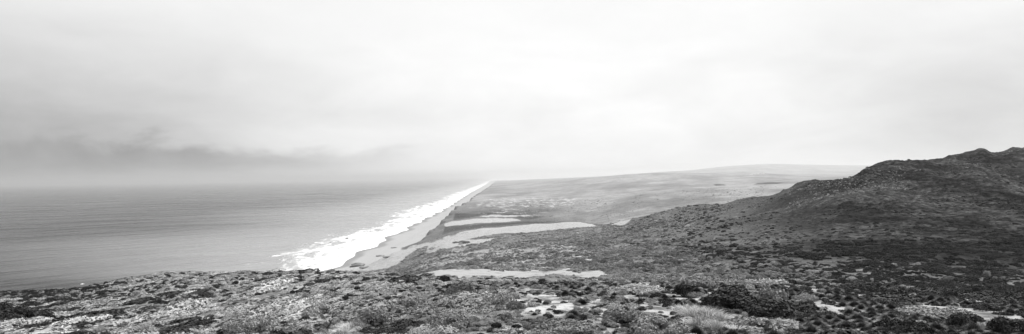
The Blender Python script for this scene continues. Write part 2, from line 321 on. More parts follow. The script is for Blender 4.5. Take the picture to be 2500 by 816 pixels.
def unit(n):
    v = rng.normal(size=(n,3)); return v/np.linalg.norm(v,axis=1)[:,None]
def leaves(c, nrm, size):
    n = len(c); r = nrm + 0.75*unit(n); r /= np.linalg.norm(r,axis=1)[:,None]
    a = np.cross(r, unit(n)); a /= np.linalg.norm(a,axis=1)[:,None]+1e-9; bb = np.cross(r, a)
    s = size[:,None]
    V = np.stack([c+a*s, c-a*s*0.5+bb*s*0.6, c-a*s*0.5-bb*s*0.6], 1).reshape(-1,3)
    return V, np.arange(3*n).reshape(-1,3)
def tube(p0, p1, r0, r1):
    d = p1-p0; d = d/(np.linalg.norm(d)+1e-9); a = np.cross(d, [0.3,0.9,0.1]); a /= np.linalg.norm(a); b_ = np.cross(d,a)
    V = []; 
    for p, r in ((p0,r0),(p1,r1)):
        for k in range(3): V.append(p + r*(math.cos(2.09*k)*a + math.sin(2.09*k)*b_))
    Fc = []
    for k in range(3):
        j = (k+1)%3; Fc += [(k,j,3+j),(k,3+j,3+k)]
    return np.array(V), np.array(Fc)
def merge(lst):
    V=[];Fc=[];T_=[];n=0
    for v,f,tn in lst: V.append(v); Fc.append(f+n); T_.append(tn); n+=len(v)
    return np.concatenate(V), np.concatenate(Fc), np.concatenate(T_)
def shrub_geo(nl=5200, lobes=11, flat=0.55, leaf=0.055, lean=0.0, spread=0.62, twigs=22, ell=1.0, bare=0):
    # unit radius bush standing on z = 0: many overlapping leafy lobes on forked stems
    cs = []
    for i in range(lobes):
        a = rng.uniform(0, 6.28); q = math.sqrt(rng.uniform(0,1))*spread
        cs.append((math.cos(a)*q*ell, math.sin(a)*q, rng.uniform(0.10,0.30)*(1.25-q)*1.6*flat/0.55, rng.uniform(0.20,0.42)))
    cs = np.array(cs); k = rng.choice(lobes, nl, p=cs[:,3]**2/np.sum(cs[:,3]**2)); u = unit(nl); u[:,2] = np.where(u[:,2] < -0.25, -u[:,2], u[:,2])
    rad = cs[k,3]*rng.uniform(0.80,1.06,nl)
    wob = 1+0.22*np.sin(u[:,0]*9+k)*np.sin(u[:,1]*8+k*2)*np.cos(u[:,2]*7)
    c = cs[k,:3] + u*(rad*wob)[:,None]*np.array([1,1,flat*1.35])
    c[:,0] += lean*c[:,2]; c[:,2] = np.maximum(c[:,2], 0.0)
    dn = np.min([np.linalg.norm((c-cc[:3])/np.array([1,1,flat*1.35]),axis=1)/cc[3] for cc in cs],axis=0)
    keep = dn > 0.74; c = c[keep]; u = u[keep]; k = k[keep]
    V, Fc = leaves(c, u, leaf*rng.uniform(0.6,1.3,len(c)))
    tn = np.repeat(np.clip(0.5+0.25*rng.normal(size=len(c))+0.15*np.sin(k*2.3), 0, 1), 3)
    L = [(V,Fc,tn)]
    W = []
    for i in range(twigs):
        q = cs[i % lobes]; p0 = np.array([rng.normal()*0.05, rng.normal()*0.05, -0.05]); pm = q[:3]*0.55+rng.normal(size=3)*0.04
        p2 = q[:3] + unit(1)[0]*q[3]*0.8*np.array([1,1,0.6]); p2[2] = abs(p2[2])+0.02
        W.append(tube(p0,pm,0.022,0.014)+(np.full(6,rng.uniform(.2,.6)),)); W.append(tube(pm,p2,0.013,0.006)+(np.full(6,rng.uniform(.3,.9)),))
    for i in range(bare):
        p0 = np.array([rng.normal()*0.2, rng.normal()*0.2, 0.1]); dr = unit(1)[0]; dr[2] = abs(dr[2])+0.25; dr /= np.linalg.norm(dr)
        pm = p0+dr*rng.uniform(.4,.7); p2 = pm+(dr+0.6*unit(1)[0])*rng.uniform(.2,.4); p3 = pm+(dr+0.6*unit(1)[0])*rng.uniform(.2,.4)
        for a_, b_, r0, r1 in ((p0,pm,.014,.010),(pm,p2,.009,.005),(pm,p3,.009,.005)): W.append(tube(a_,b_,r0,r1)+(np.full(6,rng.uniform(.6,1)),))
    return merge(L), merge(W)
def grass_geo(n=420, h=1.0, w=0.030, spread=0.32, droop=0.5, base=0.18):
    a = rng.uniform(0,6.28,n); q = np.sqrt(rng.uniform(0,1,n))*base; p = np.stack([np.cos(a)*q, np.sin(a)*q, np.zeros(n)],1)
    out = np.stack([np.cos(a),np.sin(a),np.zeros(n)],1)*(rng.uniform(0.1,1,n)*spread)[:,None] + 0.08*rng.normal(size=(n,3))*np.array([1,1,0])
    hh = h*rng.uniform(0.45,1,n)*(1-0.55*np.linalg.norm(out,axis=1)/max(spread,1e-3)*0.9); L = []
    side = np.stack([-np.sin(a),np.cos(a),np.zeros(n)],1)*w*0.5
    pts = []
    for s in (0,0.4,0.75,1.0):
        c = p + out*(s+droop*s*s)[...,None] if False else p + out*(s+droop*s*s)
        c = c + np.stack([np.zeros(n),np.zeros(n),hh*(s-0.32*droop*s*s*s)],1); pts.append(c)
    V = np.stack([pts[0]-side,pts[0]+side,pts[1]-side*.9,pts[1]+side*.9,pts[2]-side*.6,pts[2]+side*.6,pts[3]],1)
    f = np.array([(0,1,3),(0,3,2),(2,3,5),(2,5,4),(4,5,6)])
    Fc = (np.arange(n)[:,None,None]*7+f[None]).reshape(-1,3)
    return V.reshape(-1,3), Fc, np.repeat(rng.uniform(0,1,n),7)
def stone_geo(seed):
    import bmesh
    bm = bmesh.new(); bmesh.ops.create_icosphere(bm, subdivisions=3, radius=1)
    v = np.array([x.co[:] for x in bm.verts]); f = np.array([[x.index for x in q.verts] for q in bm.faces]); bm.free()
    d = 1+0.55*fbm(v[:,0]*1.4+seed*7, v[:,1]*1.4+v[:,2]*1.9, seed, 4, 0.6); v = v*d[:,None]
    v[:,2] = np.round(v[:,2]*3.2)/3.2*0.5+v[:,2]*0.5
    v *= np.array([1,0.75,0.55]); v[:,2] += 0.2
    return v, f, np.clip(0.5+fbm(v[:,0]*5,v[:,1]*5+v[:,2]*4,seed+3,3),0,1)

def to_mesh(name, parts):
    # parts: list of ((V,F,tone), material)
    V=[];Fc=[];T_=[];mi=[];n=0; ms=[]
    for (v,f,tn),m in parts:
        if m not in ms: ms.append(m)
        V.append(v);Fc.append(f+n);T_.append(tn);mi.append(np.full(len(f),ms.index(m)));n+=len(v)
    V=np.concatenate(V);Fc=np.concatenate(Fc);T_=np.concatenate(T_);mi=np.concatenate(mi)
    me=bpy.data.meshes.new(name); me.vertices.add(len(V)); me.vertices.foreach_set('co',V.astype(np.float32).ravel())
    me.loops.add(Fc.size); me.loops.foreach_set('vertex_index',Fc.astype(np.int32).ravel())
    me.polygons.add(len(Fc)); me.polygons.foreach_set('loop_start',(np.arange(len(Fc))*3).astype(np.int32))
    me.polygons.foreach_set('material_index',mi.astype(np.int32)); me.update(calc_edges=True)
    a=me.attributes.new('tone','FLOAT','POINT'); a.data.foreach_set('value',T_.astype(np.float32))
    for m in ms: me.materials.append(m)
    return me

# ------------------------------------------------------------------ ground queries
iX = np.arange(nX); iY = np.arange(nY)
def gsample(A, x, y):
    X = CX + F*x/y; fx = np.interp(X, XG, iX); fy = np.interp(np.log(y), lY, iY)
    i = np.clip(fy.astype(int),0,nY-2); j = np.clip(fx.astype(int),0,nX-2); a = fy-i; c = fx-j
    return A[i,j]*(1-a)*(1-c)+A[i+1,j]*a*(1-c)+A[i,j+1]*(1-a)*c+A[i+1,j+1]*a*c
def on(X, y, y0=1, y1=21000):
    Y = cast(X, y, y0, y1); x = (X-CX)/F*Y
    return x, Y, float(gsample(Z, np.array([x]), np.array([Y]))[0])
# which ground is in sight (running minimum of the picture line, from near to far)
runmin = np.minimum.accumulate(Zpx, axis=0); vis = (Zpx <= runmin + 12).astype(float)
vis_s = soft(vis, 2)
blockX = []
def scatter(n, y0, y1, X0=-60, X1=2560, power=0.0):
    # even over the ground between two depths
    u = rng.uniform(0,1,n*1); Y = np.sqrt(y0*y0+(y1*y1-y0*y0)*u); X = rng.uniform(X0,X1,n)
    x = (X-CX)/F*Y
    return x, Y

# ------------------------------------------------------------------ stuff objects (geometry nodes scatter, self-contained)
def stuff(name, protos, x, y, z, scl, rot, pk, label, cat):
    V=[];Fc=[];T_=[];mi=[];pid=[];n=0;ms=[]
    for k,pr in enumerate(protos):
        for (v,f,tn),m in pr:
            if m not in ms: ms.append(m)
            V.append(v);Fc.append(f+n);T_.append(tn);mi.append(np.full(len(f),ms.index(m)));pid.append(np.full(len(v),k+1));n+=len(v)
    npnt=len(x); V.append(np.stack([x,y,z],1)); T_.append(np.zeros(npnt)); pid.append(np.zeros(npnt)-pk*0)
    V=np.concatenate(V);Fc=np.concatenate(Fc);T_=np.concatenate(T_);mi=np.concatenate(mi)
    pidv=np.concatenate(pid).astype(np.int32); pidv[n:] = -(pk.astype(np.int32)+1)
    me=bpy.data.meshes.new(name); me.vertices.add(len(V)); me.vertices.foreach_set('co',V.astype(np.float32).ravel())
    me.loops.add(Fc.size); me.loops.foreach_set('vertex_index',Fc.astype(np.int32).ravel())
    me.polygons.add(len(Fc)); me.polygons.foreach_set('loop_start',(np.arange(len(Fc))*3).astype(np.int32))
    me.polygons.foreach_set('material_index',mi.astype(np.int32)); me.update(calc_edges=True)
    for nm,ty,arr in (('tone','FLOAT',T_.astype(np.float32)),('pid','INT',pidv)):
        a=me.attributes.new(nm,ty,'POINT'); a.data.foreach_set('value',arr)
    for nm,arr in (('scl',scl),('rot',rot)):
        full=np.zeros((len(V),3),np.float32); full[n:]=arr
        a=me.attributes.new(nm,'FLOAT_VECTOR','POINT'); a.data.foreach_set('vector',full.ravel())
    for m in ms: me.materials.append(m)
    o=bpy.data.objects.new(name,me); C.objects.link(o)
    g=bpy.data.node_groups.new(name+'_scatter','GeometryNodeTree')
    g.interface.new_socket('Geometry',in_out='INPUT',socket_type='NodeSocketGeometry'); g.interface.new_socket('Geometry',in_out='OUTPUT',socket_type='NodeSocketGeometry')
    N=g.nodes; L=g.links; gi=N.new('NodeGroupInput'); go=N.new('NodeGroupOutput'); jn=N.new('GeometryNodeJoinGeometry')
    def na(nm,ty):
        q=N.new('GeometryNodeInputNamedAttribute'); q.data_type=ty; q.inputs[0].default_value=nm; return q.outputs[0]
    pa=na('pid','INT'); sa=na('scl','FLOAT_VECTOR'); ra=na('rot','FLOAT_VECTOR')
    def sel(v):
        c=N.new('FunctionNodeCompare'); c.data_type='INT'; c.operation='EQUAL'; L.new(pa,c.inputs[2]); c.inputs[3].default_value=v
        s=N.new('GeometryNodeSeparateGeometry'); s.domain='POINT'; L.new(gi.outputs[0],s.inputs[0]); L.new(c.outputs[0],s.inputs[1]); return s.outputs[0]
    for k in range(len(protos)):
        ip=N.new('GeometryNodeInstanceOnPoints'); L.new(sel(-(k+1)),ip.inputs['Points']); L.new(sel(k+1),ip.inputs['Instance'])
        e2=N.new('FunctionNodeEulerToRotation'); L.new(ra,e2.inputs[0]); L.new(e2.outputs[0],ip.inputs['Rotation']); L.new(sa,ip.inputs['Scale'])
        L.new(ip.outputs[0],jn.inputs[0])
    L.new(jn.outputs[0],go.inputs[0])
    md=o.modifiers.new('scatter','NODES'); md.node_group=g
    o['kind']='stuff'; o['label']=label; o['category']=cat
    return o

# prototypes
PG = {}
PG['cushion'] = [shrub_geo(5200,12,0.50,0.058), shrub_geo(4800,9,0.58,0.062,spread=0.55), shrub_geo(5600,15,0.42,0.055,spread=0.7)]
PG['mat'] = [shrub_geo(4200,12,0.30,0.060,lean=0.5,ell=1.5,twigs=12,spread=0.75), shrub_geo(4200,10,0.26,0.060,lean=0.3,ell=1.7,twigs=12,spread=0.8)]
PG['twiggy'] = [shrub_geo(3000,9,0.62,0.055,bare=34), shrub_geo(2200,8,0.55,0.055,bare=44)]
PG['low'] = [shrub_geo(1500,6,0.45,0.085,twigs=6), shrub_geo(1300,5,0.5,0.09,twigs=6)]
PG['farb'] = [shrub_geo(700,7,0.42,0.13,twigs=0+2), shrub_geo(700,6,0.38,0.13,twigs=2)]
G_dark = [grass_geo(1000,1.15,0.045,0.42,0.75,0.16), grass_geo(900,1.0,0.045,0.50,0.8,0.2)]
G_straw = [grass_geo(420,1.1,0.020,0.62,0.9,0.30), grass_geo(380,0.9,0.020,0.7,1.0,0.4)]
G_low = [grass_geo(110,0.7,0.045,0.6,0.7,0.45), grass_geo(90,0.6,0.05,0.7,0.7,0.5)]
def ptwo(g, leafm): return [(g[0], leafm), (g[1], M_twig)]

SUNAZ = R(42)
# candidates of shrubs --------------------------------------------------------
def density(x, Y, kind):
    sp = gsample(spar,x,Y); sa = gsample(sand,x,Y); nz = fbm(x/(2.5+Y*0.02), Y/(2.5+Y*0.02), 131, 4, 0.55)
    xl = x*math.cos(R(14))-Y*math.sin(R(14)); yl = x*math.sin(R(14))+Y*math.cos(R(14)); wl = sstep(-0.03,-0.2,x/Y)*(Y<140)
    nz = nz*(1-wl)+wl*1.15*fbm(xl/1.3, yl/6.5, 137, 4, 0.55)
    return sp, sa, nz
cand = []
# zones: (n, depth range, radius range)
def zone(n, y0, y1, r0, r1, thr, X0=-60, X1=2560, kset=('cushion','mat'), shr=2.0):
    x, Y = scatter(n, y0, y1, X0, X1)
    sp, sa, nz = density(x, Y, 0)
    v = gsample(vis_s, x, Y); bch = gsample(beach, x, Y); lim = gsample(S, x, Y)
    ok = (v > 0.2) & (sa < rng.uniform(0.1,0.75,n)) & (bch < 0.2) & (lim > 60) & (nz + rng.uniform(-0.5,0.5,n) > thr + np.where(Y < 75, 0.42, 0.38)*sp)
    x, Y = x[ok], Y[ok]; m = len(x)
    r = r0*(r1/r0)**(rng.uniform(0,1,m)**shr)
    return x, Y, r
zs = []
zs.append(zone(1300, 17, 72, 0.8, 2.2, -0.02, shr=1.3)+(0,))
zs.append(zone(3000, 17, 75, 0.30, 0.7, -0.15, shr=1.5)+(0,))
zs.append(zone(13000, 60, 130, 0.30, 1.25, -0.22, shr=2.2)+(1,))
zs.append(zone(34000, 120, 300, 0.40, 1.9, -0.22, shr=2.2)+(1,))
zs.append(zone(36000, 280, 650, 0.6, 2.6, -0.12, shr=2.6)+(2,))
zs.append(zone(30000, 600, 1450, 0.9, 4.0, -0.12, 900, 1800, shr=2.6)+(2,))
zs.append(zone(45000, 110, 950, 0.3, 1.3, -0.3, 940, 1900, shr=2.2)+(2,))
zs.append(zone(8000, 1500, 3200, 1.6, 6.0, 0.10, 1020, 1900, shr=3.0)+(2,))
sx = np.concatenate([z[0] for z in zs]); sy = np.concatenate([z[1] for z in zs]); sr = np.concatenate([z[2] for z in zs]); szn = np.concatenate([np.full(len(z[0]), z[3]) for z in zs])
k_ = ~((CX+F*sx/sy > 960) & (CX+F*sx/sy < 1500) & (sy > 38) & (sy < 100) & (sr > 0.55)); sx, sy, sr, szn = [a[k_] for a in (sx,sy,sr,szn)]
sz = gsample(Z, sx, sy); sshade = gsample(hillshade, sx, sy)
# fewer, smaller bushes on the smooth part of the hill
hillz = (sy > 190+60*rng.uniform(-1,1,len(sx))) & (rng.uniform(0,1,len(sx)) < np.where(fbm(sx/55, sy/70, 301, 3) > 0.1, 0.35, 0.88)*sstep(0.25,0.8,sshade+0.5*fbm(sx/40, sy/60, 303, 3)))
k_ = ~hillz; sx, sy, sr, szn, sz, sshade = [a[k_] for a in (sx,sy,sr,szn,sz,sshade)]
dark = rng.uniform(0,1,len(sx)) < np.clip(sshade*1.3, 0, 1)
rotz = rng.uniform(0,6.28,len(sx))
kind = np.where(rng.uniform(0,1,len(sx)) < np.where((sx < 5) & (sy > 35), 0.55, 0.25), 1, 0)   # 0 cushion, 1 wind-combed mat
left = (sx/sy < -0.06) & (sy > 26) & (sy < 140)
kind = np.where(left & (rng.uniform(0,1,len(sx)) < 0.8), 1, kind)
rotz = np.where(kind==1, R(35)+0.3*rng.normal(size=len(sx)), rotz); rotz = np.where(left & (kind==1), R(76)+0.22*rng.normal(size=len(sx)), rotz)
edge_ = 0.5*sstep(-0.42,-0.72,sx/sy)*(sy < 150) + 0.9*sstep(0.22,0.55,sx/sy)  # side vignette put into leaf colour: more dark shrubs toward both edges
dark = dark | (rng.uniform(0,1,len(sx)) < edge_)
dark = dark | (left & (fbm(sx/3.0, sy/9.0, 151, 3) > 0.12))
sr = np.where((sshade > 0.5) & (sy > 190), sr*0.62, sr)
sr = np.where(left & (sy > 46), sr*0.6, sr)
elo = np.where(left & (kind==1), 1.75, 1.0)
pxs = sr*F/sy
inframe = (CX+F*sx/sy > -20) & (CX+F*sx/sy < 2520) & (yh(CX+F*sx/sy)+(H-sz-0.5*sr)*F/sy < 830) & (gsample(vis_s,sx,sy) > 0.5)
score = np.where(inframe, pxs, 0)
order = np.argsort(-score); IND = order[:280]; rest = np.setdiff1d(np.arange(len(sx)), IND)

# hand-placed shrubs of the picture: (column, line, depth window, radius, height factor, label, kind, dark)
def place(root, x, y, z, s, rz):
    root.location = (x,y,z); root.scale = s if isinstance(s, tuple) else (s,s,s); root.rotation_euler = (0,0,rz)
def make_plant(name, cat, parts):
    # a plant: Empty at its foot carrying its parts
    e = bpy.data.objects.new(name, None); C.objects.link(e); e['category'] = cat; e.empty_display_size = 0.2
    for nm, me in parts:
        o = bpy.data.objects.new(nm, me); C.objects.link(o); o.parent = e
    return e
def copy_plant(root):
    r = root.copy(); C.objects.link(r)
    for ch in list(root.children):
        c = ch.copy(); C.objects.link(c); c.parent = r
    return r
protoE = {}
def plant(key, i, leafm, name='shrub', cat='shrub'):
    k = (key, i, leafm.name)
    if k not in protoE:
        g = PG[key][i]
        mf = to_mesh(key+'_foliage', [(g[0], leafm)]); ms = to_mesh(key+'_stems', [(g[1], M_twig)])
        e = make_plant(name, cat, [('foliage', mf), ('branch', ms)]); protoE[k] = e; return e
    r = copy_plant(protoE[k]); r['category'] = cat; return r
def zone_label(x, y):
    X = CX+F*x/y
    if y < 75:
        a = 'left' if X < 500 else 'left centre' if X < 1000 else 'centre' if X < 1500 else 'right centre' if X < 2000 else 'right'
        return a
    return 'far'
for i in IND:
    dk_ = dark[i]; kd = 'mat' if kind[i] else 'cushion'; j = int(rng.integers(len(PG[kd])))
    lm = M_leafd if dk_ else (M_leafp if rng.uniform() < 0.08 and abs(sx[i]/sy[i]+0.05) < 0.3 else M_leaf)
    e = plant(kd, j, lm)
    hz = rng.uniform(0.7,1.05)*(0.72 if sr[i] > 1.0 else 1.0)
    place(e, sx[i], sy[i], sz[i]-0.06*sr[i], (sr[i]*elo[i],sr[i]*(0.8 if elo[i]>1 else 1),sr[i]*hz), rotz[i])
    zl = zone_label(sx[i], sy[i]); look = 'wind-combed mat-like' if kind[i] else 'rounded cushion'
    tone_ = 'dark' if dk_ else ('pale grey' if lm is M_leafp else 'mid grey')
    e['label'] = '%s %s shrub among its like on the %s near slope' % (tone_, look, zl)
    e['group'] = '%s %s shrubs on the %s near slope' % (tone_, look, zl)

special = [
 # X, y(base), y0,y1, radius, hfac, key, dark, label
 (1130,728,20,60,1.30,1.0,'cushion',0,'big dense shrub with shadowed front left of centre, before the sand strip'),
 (1205,738,20,60,1.15,0.9,'cushion',0,'broad shrub joined to the right of the big dense shrub near centre'),
 (1085,690,50,70,0.75,1.1,'cushion',1,'small dark bushy shrub right under the left end of the sand strip'),
 (1885,752,20,60,1.35,1.05,'cushion',0,'large rounded shrub with dark left side beside the open sand at right'),
 (1960,735,20,60,0.8,1.0,'cushion',0,'smaller shrub leaning on the large rounded shrub beside open sand'),
 (1665,725,25,70,0.85,1.15,'cushion',1,'black looking bush above the straw grass, right of centre'),
 (1600,815,18,60,1.5,0.8,'cushion',0,'wide flat leafy shrub at the bottom edge left of the straw grass'),
 (1500,790,18,60,1.2,0.75,'cushion',0,'leafy spreading shrub upslope of the wide flat one at the bottom edge'),
 (50,790,20,60,1.9,0.9,'cushion',1,'large black shrub in the bottom left corner'),
 (-15,770,20,60,1.4,1.0,'cushion',1,'dark shrub cut by the left edge of the photo'),
 (110,805,20,60,0.9,0.8,'cushion',1,'low dark shrub at the right foot of the black corner shrub'),
 (640,812,18,50,0.95,1.1,'twiggy',0,'open shrub with bare pale twigs at the bottom edge, left of the sandy trail'),
 (575,818,18,50,0.8,1.0,'twiggy',0,'half-bare twiggy bush left of the open twig shrub at the bottom'),
 (720,820,18,50,0.75,1.0,'twiggy',0,'twiggy bush just left of the sandy trail at the bottom edge'),
 (350,822,18,50,0.8,0.9,'twiggy',0,'sprawling twiggy bush at the bottom edge left of centre'),
 (790,772,20,60,1.2,0.9,'cushion',0,'shaded shrub on the left side of the sandy trail'),
 (900,792,18,60,1.25,0.85,'cushion',0,'dense shrub with dark foot on the right side of the sandy trail'),
 (1000,760,20,60,1.3,0.8,'cushion',0,'broad pale shrub right of the top of the sandy trail'),
 (1100,800,20,60,1.1,0.8,'cushion',0,'round shrub at the bottom between the trail and the centre'),
 (1370,805,18,60,1.4,0.6,'cushion',0,'low wide shrub at the bottom edge below the pale sand patch'),
 (2190,812,18,60,1.15,1.0,'cushion',1,'dark leafy shrub at the bottom edge right of the open sand'),
 (2350,800,18,60,1.0,0.9,'cushion',1,'dark shrub low in the right corner slope'),
 (2450,815,18,60,1.0,0.9,'cushion',1,'dark shrub nearest the bottom right corner'),
 (2400,758,25,60,0.8,0.9,'cushion',1,'dark shrub spreading bare twigs on pale sand at right'),
 (1060,606,700,1400,20,0.40,'mat',0,'long dark thicket at the head of the blowout by the great dune'),
 (1128,596,700,1400,11,0.55,'cushion',0,'dark oval bush thicket on the bare dune sand'),
 (1150,607,700,1400,10,0.50,'cushion',0,'darker rounded bush just below the oval thicket on the dune'),
 (1108,594,700,1400,7,0.55,'cushion',0,'small bush left of the oval thicket on the dune sand'),
 (1030,621,700,1400,10,0.4,'mat',0,'streaked bush clump on the steep sand left of the thickets'),
 (1270,572,800,1400,9,0.55,'cushion',0,'bush clump on the lower rim of the great dune'),
 (1232,578,800,1400,6,0.55,'cushion',0,'small bush left of the clump on the lower dune rim'),
 (1398,562,800,1400,6,0.6,'cushion',0,'round bush against the right end of the great dune'),
 (1340,566,800,1400,8,0.35,'mat',0,'flat bush line under the middle of the great dune'),
 (955,664,110,400,3.2,0.35,'mat',1,'dark low thicket on the ledge left of the sand strip'),
 (1000,660,110,400,3.0,0.4,'mat',1,'dark low thicket touching the left tip of the sand strip'),
 (1462,438,5000,9000,12,0.8,'cushion',0,'lone far bush on the plain'),
]
for (X,y,y0,y1,r,hf,key,dk_,lab) in special:
    x,Y,z = on(X, y, y0, y1); j = int(rng.integers(len(PG[key])))
    lm = M_leafd if dk_ else M_leaf
    e = plant(key, j, lm, cat='shrub'); place(e, x, Y, z-0.05*r, (r,r*0.9,r*hf), rng.uniform(0,6.28) if key!='mat' else R(35))
    e['label'] = lab
    if 'group' in e: del e['group']

# the rest of the shrub cover as one mass
r_ = rest; n_ = len(r_)
lowfar = sy[r_] > 260
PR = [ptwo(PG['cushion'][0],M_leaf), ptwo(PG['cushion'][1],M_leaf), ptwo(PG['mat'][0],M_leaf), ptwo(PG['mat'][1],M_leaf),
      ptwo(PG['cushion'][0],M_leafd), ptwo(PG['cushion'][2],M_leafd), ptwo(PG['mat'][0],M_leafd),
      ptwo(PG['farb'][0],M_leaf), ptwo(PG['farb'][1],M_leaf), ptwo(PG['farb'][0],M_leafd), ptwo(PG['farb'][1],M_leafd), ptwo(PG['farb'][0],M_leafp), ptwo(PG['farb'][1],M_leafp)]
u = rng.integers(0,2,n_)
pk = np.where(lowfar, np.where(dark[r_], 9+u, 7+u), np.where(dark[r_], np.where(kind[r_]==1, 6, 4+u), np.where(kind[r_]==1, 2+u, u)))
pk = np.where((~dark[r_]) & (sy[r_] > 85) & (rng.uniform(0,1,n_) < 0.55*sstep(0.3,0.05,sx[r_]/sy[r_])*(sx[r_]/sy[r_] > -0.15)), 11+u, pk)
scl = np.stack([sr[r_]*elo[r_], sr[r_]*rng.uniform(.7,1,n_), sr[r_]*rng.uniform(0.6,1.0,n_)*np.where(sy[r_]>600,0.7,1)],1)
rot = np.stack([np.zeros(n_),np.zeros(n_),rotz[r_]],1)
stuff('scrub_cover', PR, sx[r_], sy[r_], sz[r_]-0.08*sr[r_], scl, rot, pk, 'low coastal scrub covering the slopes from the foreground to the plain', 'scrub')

# dark tussocks on the sandy right, up to 300 as things ------------------------
x, Y = scatter(9000, 19, 62, 1100, 2560)
sp, sa, nz = density(x, Y, 1); v = gsample(vis_s,x,Y)
ok = (sp > 0.35) & (v > 0.4) & (sa < 0.75) & (nz+rng.uniform(-.3,.3,len(x)) > 0.12)
x, Y = x[ok], Y[ok]; r = 0.14*(2.9**(rng.uniform(0,1,len(x))**1.5)); Xp = CX+F*x/Y
rightw = rng.uniform(0,1,len(x)) < sstep(1150,2000,Xp)*0.75+0.25
x,Y,r,Xp = x[rightw],Y[rightw],r[rightw],Xp[rightw]
z = gsample(Z,x,Y); yp = yh(Xp)+(H-z)*F/Y; sc_ = np.where((yp<835)&(Xp<2510), r*F/Y, 0)
od = np.argsort(-sc_); top = od[:250]; rs = od[250:]
tm = [to_mesh('tussock_blades', [(g, M_tuft)]) for g in G_dark]
for i in top:
    o = bpy.data.objects.new('grass_tussock', tm[int(rng.integers(2))]); C.objects.link(o); o['category'] = 'tussock'
    place(o, x[i], Y[i], z[i]-0.02, (r[i]*1.3, r[i]*1.3, r[i]*1.25), rng.uniform(0,6.28))
    side = 'far right' if Xp[i] > 2150 else 'right' if Xp[i] > 1750 else 'centre'
    o['label'] = 'dark stubby tussock among others on the pale sandy ground at %s' % side
    o['group'] = 'dark tussocks on the sandy ground at %s' % side
# low leafy ground plants (stuff)
xs, Ys = scatter(52000, 15, 80, -60, 2560)
sp, sa, nz = density(xs, Ys, 1); v = gsample(vis_s,xs,Ys); nz2 = fbm(xs/0.6, Ys/0.8, 171, 3)
ok = (v > 0.3) & (sa < rng.uniform(0.3,1.6,len(xs))) & (Ys+200*(sa>0.5) < 262) & (nz2*0.9+nz*0.4+rng.uniform(-.35,.35,len(xs)) > -0.05+0.12*sp)
xs, Ys = xs[ok], Ys[ok]; n_ = len(xs); rr = rng.uniform(0.12,0.40,n_)*np.where(Ys>55,1.2,1)
zz = gsample(Z,xs,Ys); hh_ = gsample(hillshade,xs,Ys); XX = CX+F*xs/Ys
d_ = rng.uniform(0,1,n_) < np.clip(0.30+hh_+sstep(1200,2100,XX)*0.6+sstep(500,100,XX)*.4,0,0.97)  # dark share rises at the sides, painting the vignette into low plants
u = rng.integers(0,2,n_); pk = np.where(rng.uniform(0,1,n_) < 0.13, 4+u, np.where(d_, 2+u, u))
PR = [ptwo(PG['low'][0],M_leaf), ptwo(PG['low'][1],M_leafp), ptwo(PG['low'][0],M_leafd), ptwo(PG['low'][1],M_leafd), [(G_low[0],M_straw)], [(G_low[1],M_straw)]]
stuff('ground_plants', PR, xs, Ys, zz-0.01, np.stack([rr,rr,rr*rng.uniform(.6,1.1,n_)],1), np.stack([0*rr,0*rr,rng.uniform(0,6.28,n_)],1), pk,
      'small leafy plants and dry grass filling the ground between the shrubs', 'ground cover')
if len(rs):
    stuff('small_tussocks', [[(G_dark[0],M_tuft)],[(G_dark[1],M_tuft)]], x[rs],Y[rs],z[rs]-0.02, np.stack([r[rs]]*3,1)*1.25, np.stack([0*r[rs],0*r[rs],rng.uniform(0,6.28,len(rs))],1), rng.integers(0,2,len(rs)),
      'small dark tussocks dotting the sandy foreground at right', 'tussocks')
# straw-coloured grass clumps
sm_ = [to_mesh('straw_blades', [(g, M_straw)]) for g in G_straw]
straw = [(1690,770,0.9),(1720,775,0.95),(1665,760,0.7),(1750,785,0.8),(1700,800,0.9),(1740,808,0.8),(1735,760,0.6),(1480,715,0.75),(1462,705,0.6),(1500,722,0.6),(1855,800,0.6),(1790,812,0.7),(850,800,0.6),(830,815,0.5),(1230,770,0.5),(940,705,0.6),(1130,790,0.5),(240,812,0.6),(300,815,0.5),(1650,808,0.6),(1840,815,0.5)]
for X_,y_,s_ in straw:
    xx,YY,zz_ = on(X_, y_, 18, 66)
    o = bpy.data.objects.new('grass_clump', sm_[int(rng.integers(2))]); C.objects.link(o); o['category'] = 'grass clump'
    place(o, xx, YY, zz_-0.02, (s_,s_,s_*0.9), rng.uniform(0,6.28))
    if 1640 <= X_ <= 1760: o['group'] = 'tall straw grass right of centre'; o['label'] = 'tall arching straw coloured grass in the big clump right of centre'
    elif 1455 <= X_ <= 1505: o['group'] = 'thin straw grass on the centre rise'; o['label'] = 'thin upright straw grass on the rise just right of the sand strip'
    else: o['group'] = 'stray straw grass clumps'; o['label'] = 'small stray clump of straw coloured grass between foreground shrubs'

# stones on the knoll and rocks by the beach ---------------------------------
st = [stone_geo(3), stone_geo(8), stone_geo(14)]
X_ = rng.uniform(1915,2520,5200); Y_ = rng.uniform(300,500,5200); x_ = (X_-CX)/F*Y_
nz = fbm(x_/22, Y_/26, 201, 4)+rng.uniform(-.15,.15,5200); w_ = np.where(X_ < 2210, 0.0, 0.30)
ok = (nz > w_+0.02) & (Y_ > 330+np.where(X_>2250,60,0)); x_,Y_ = x_[ok],Y_[ok]; n_=len(x_); rr = 0.22*(3.0**(rng.uniform(0,1,n_)**2))
stuff('knoll_stones', [[(g,M_stone)] for g in st], x_,Y_,gsample(Z,x_,Y_)-0.05, np.stack([rr*1.2,rr,rr*.9],1), np.stack([rng.uniform(-.3,.3,n_),rng.uniform(-.3,.3,n_),rng.uniform(0,6.28,n_)],1), rng.integers(0,3,n_),
      'loose pale stones scattered over the knoll of the dark hill', 'stones')
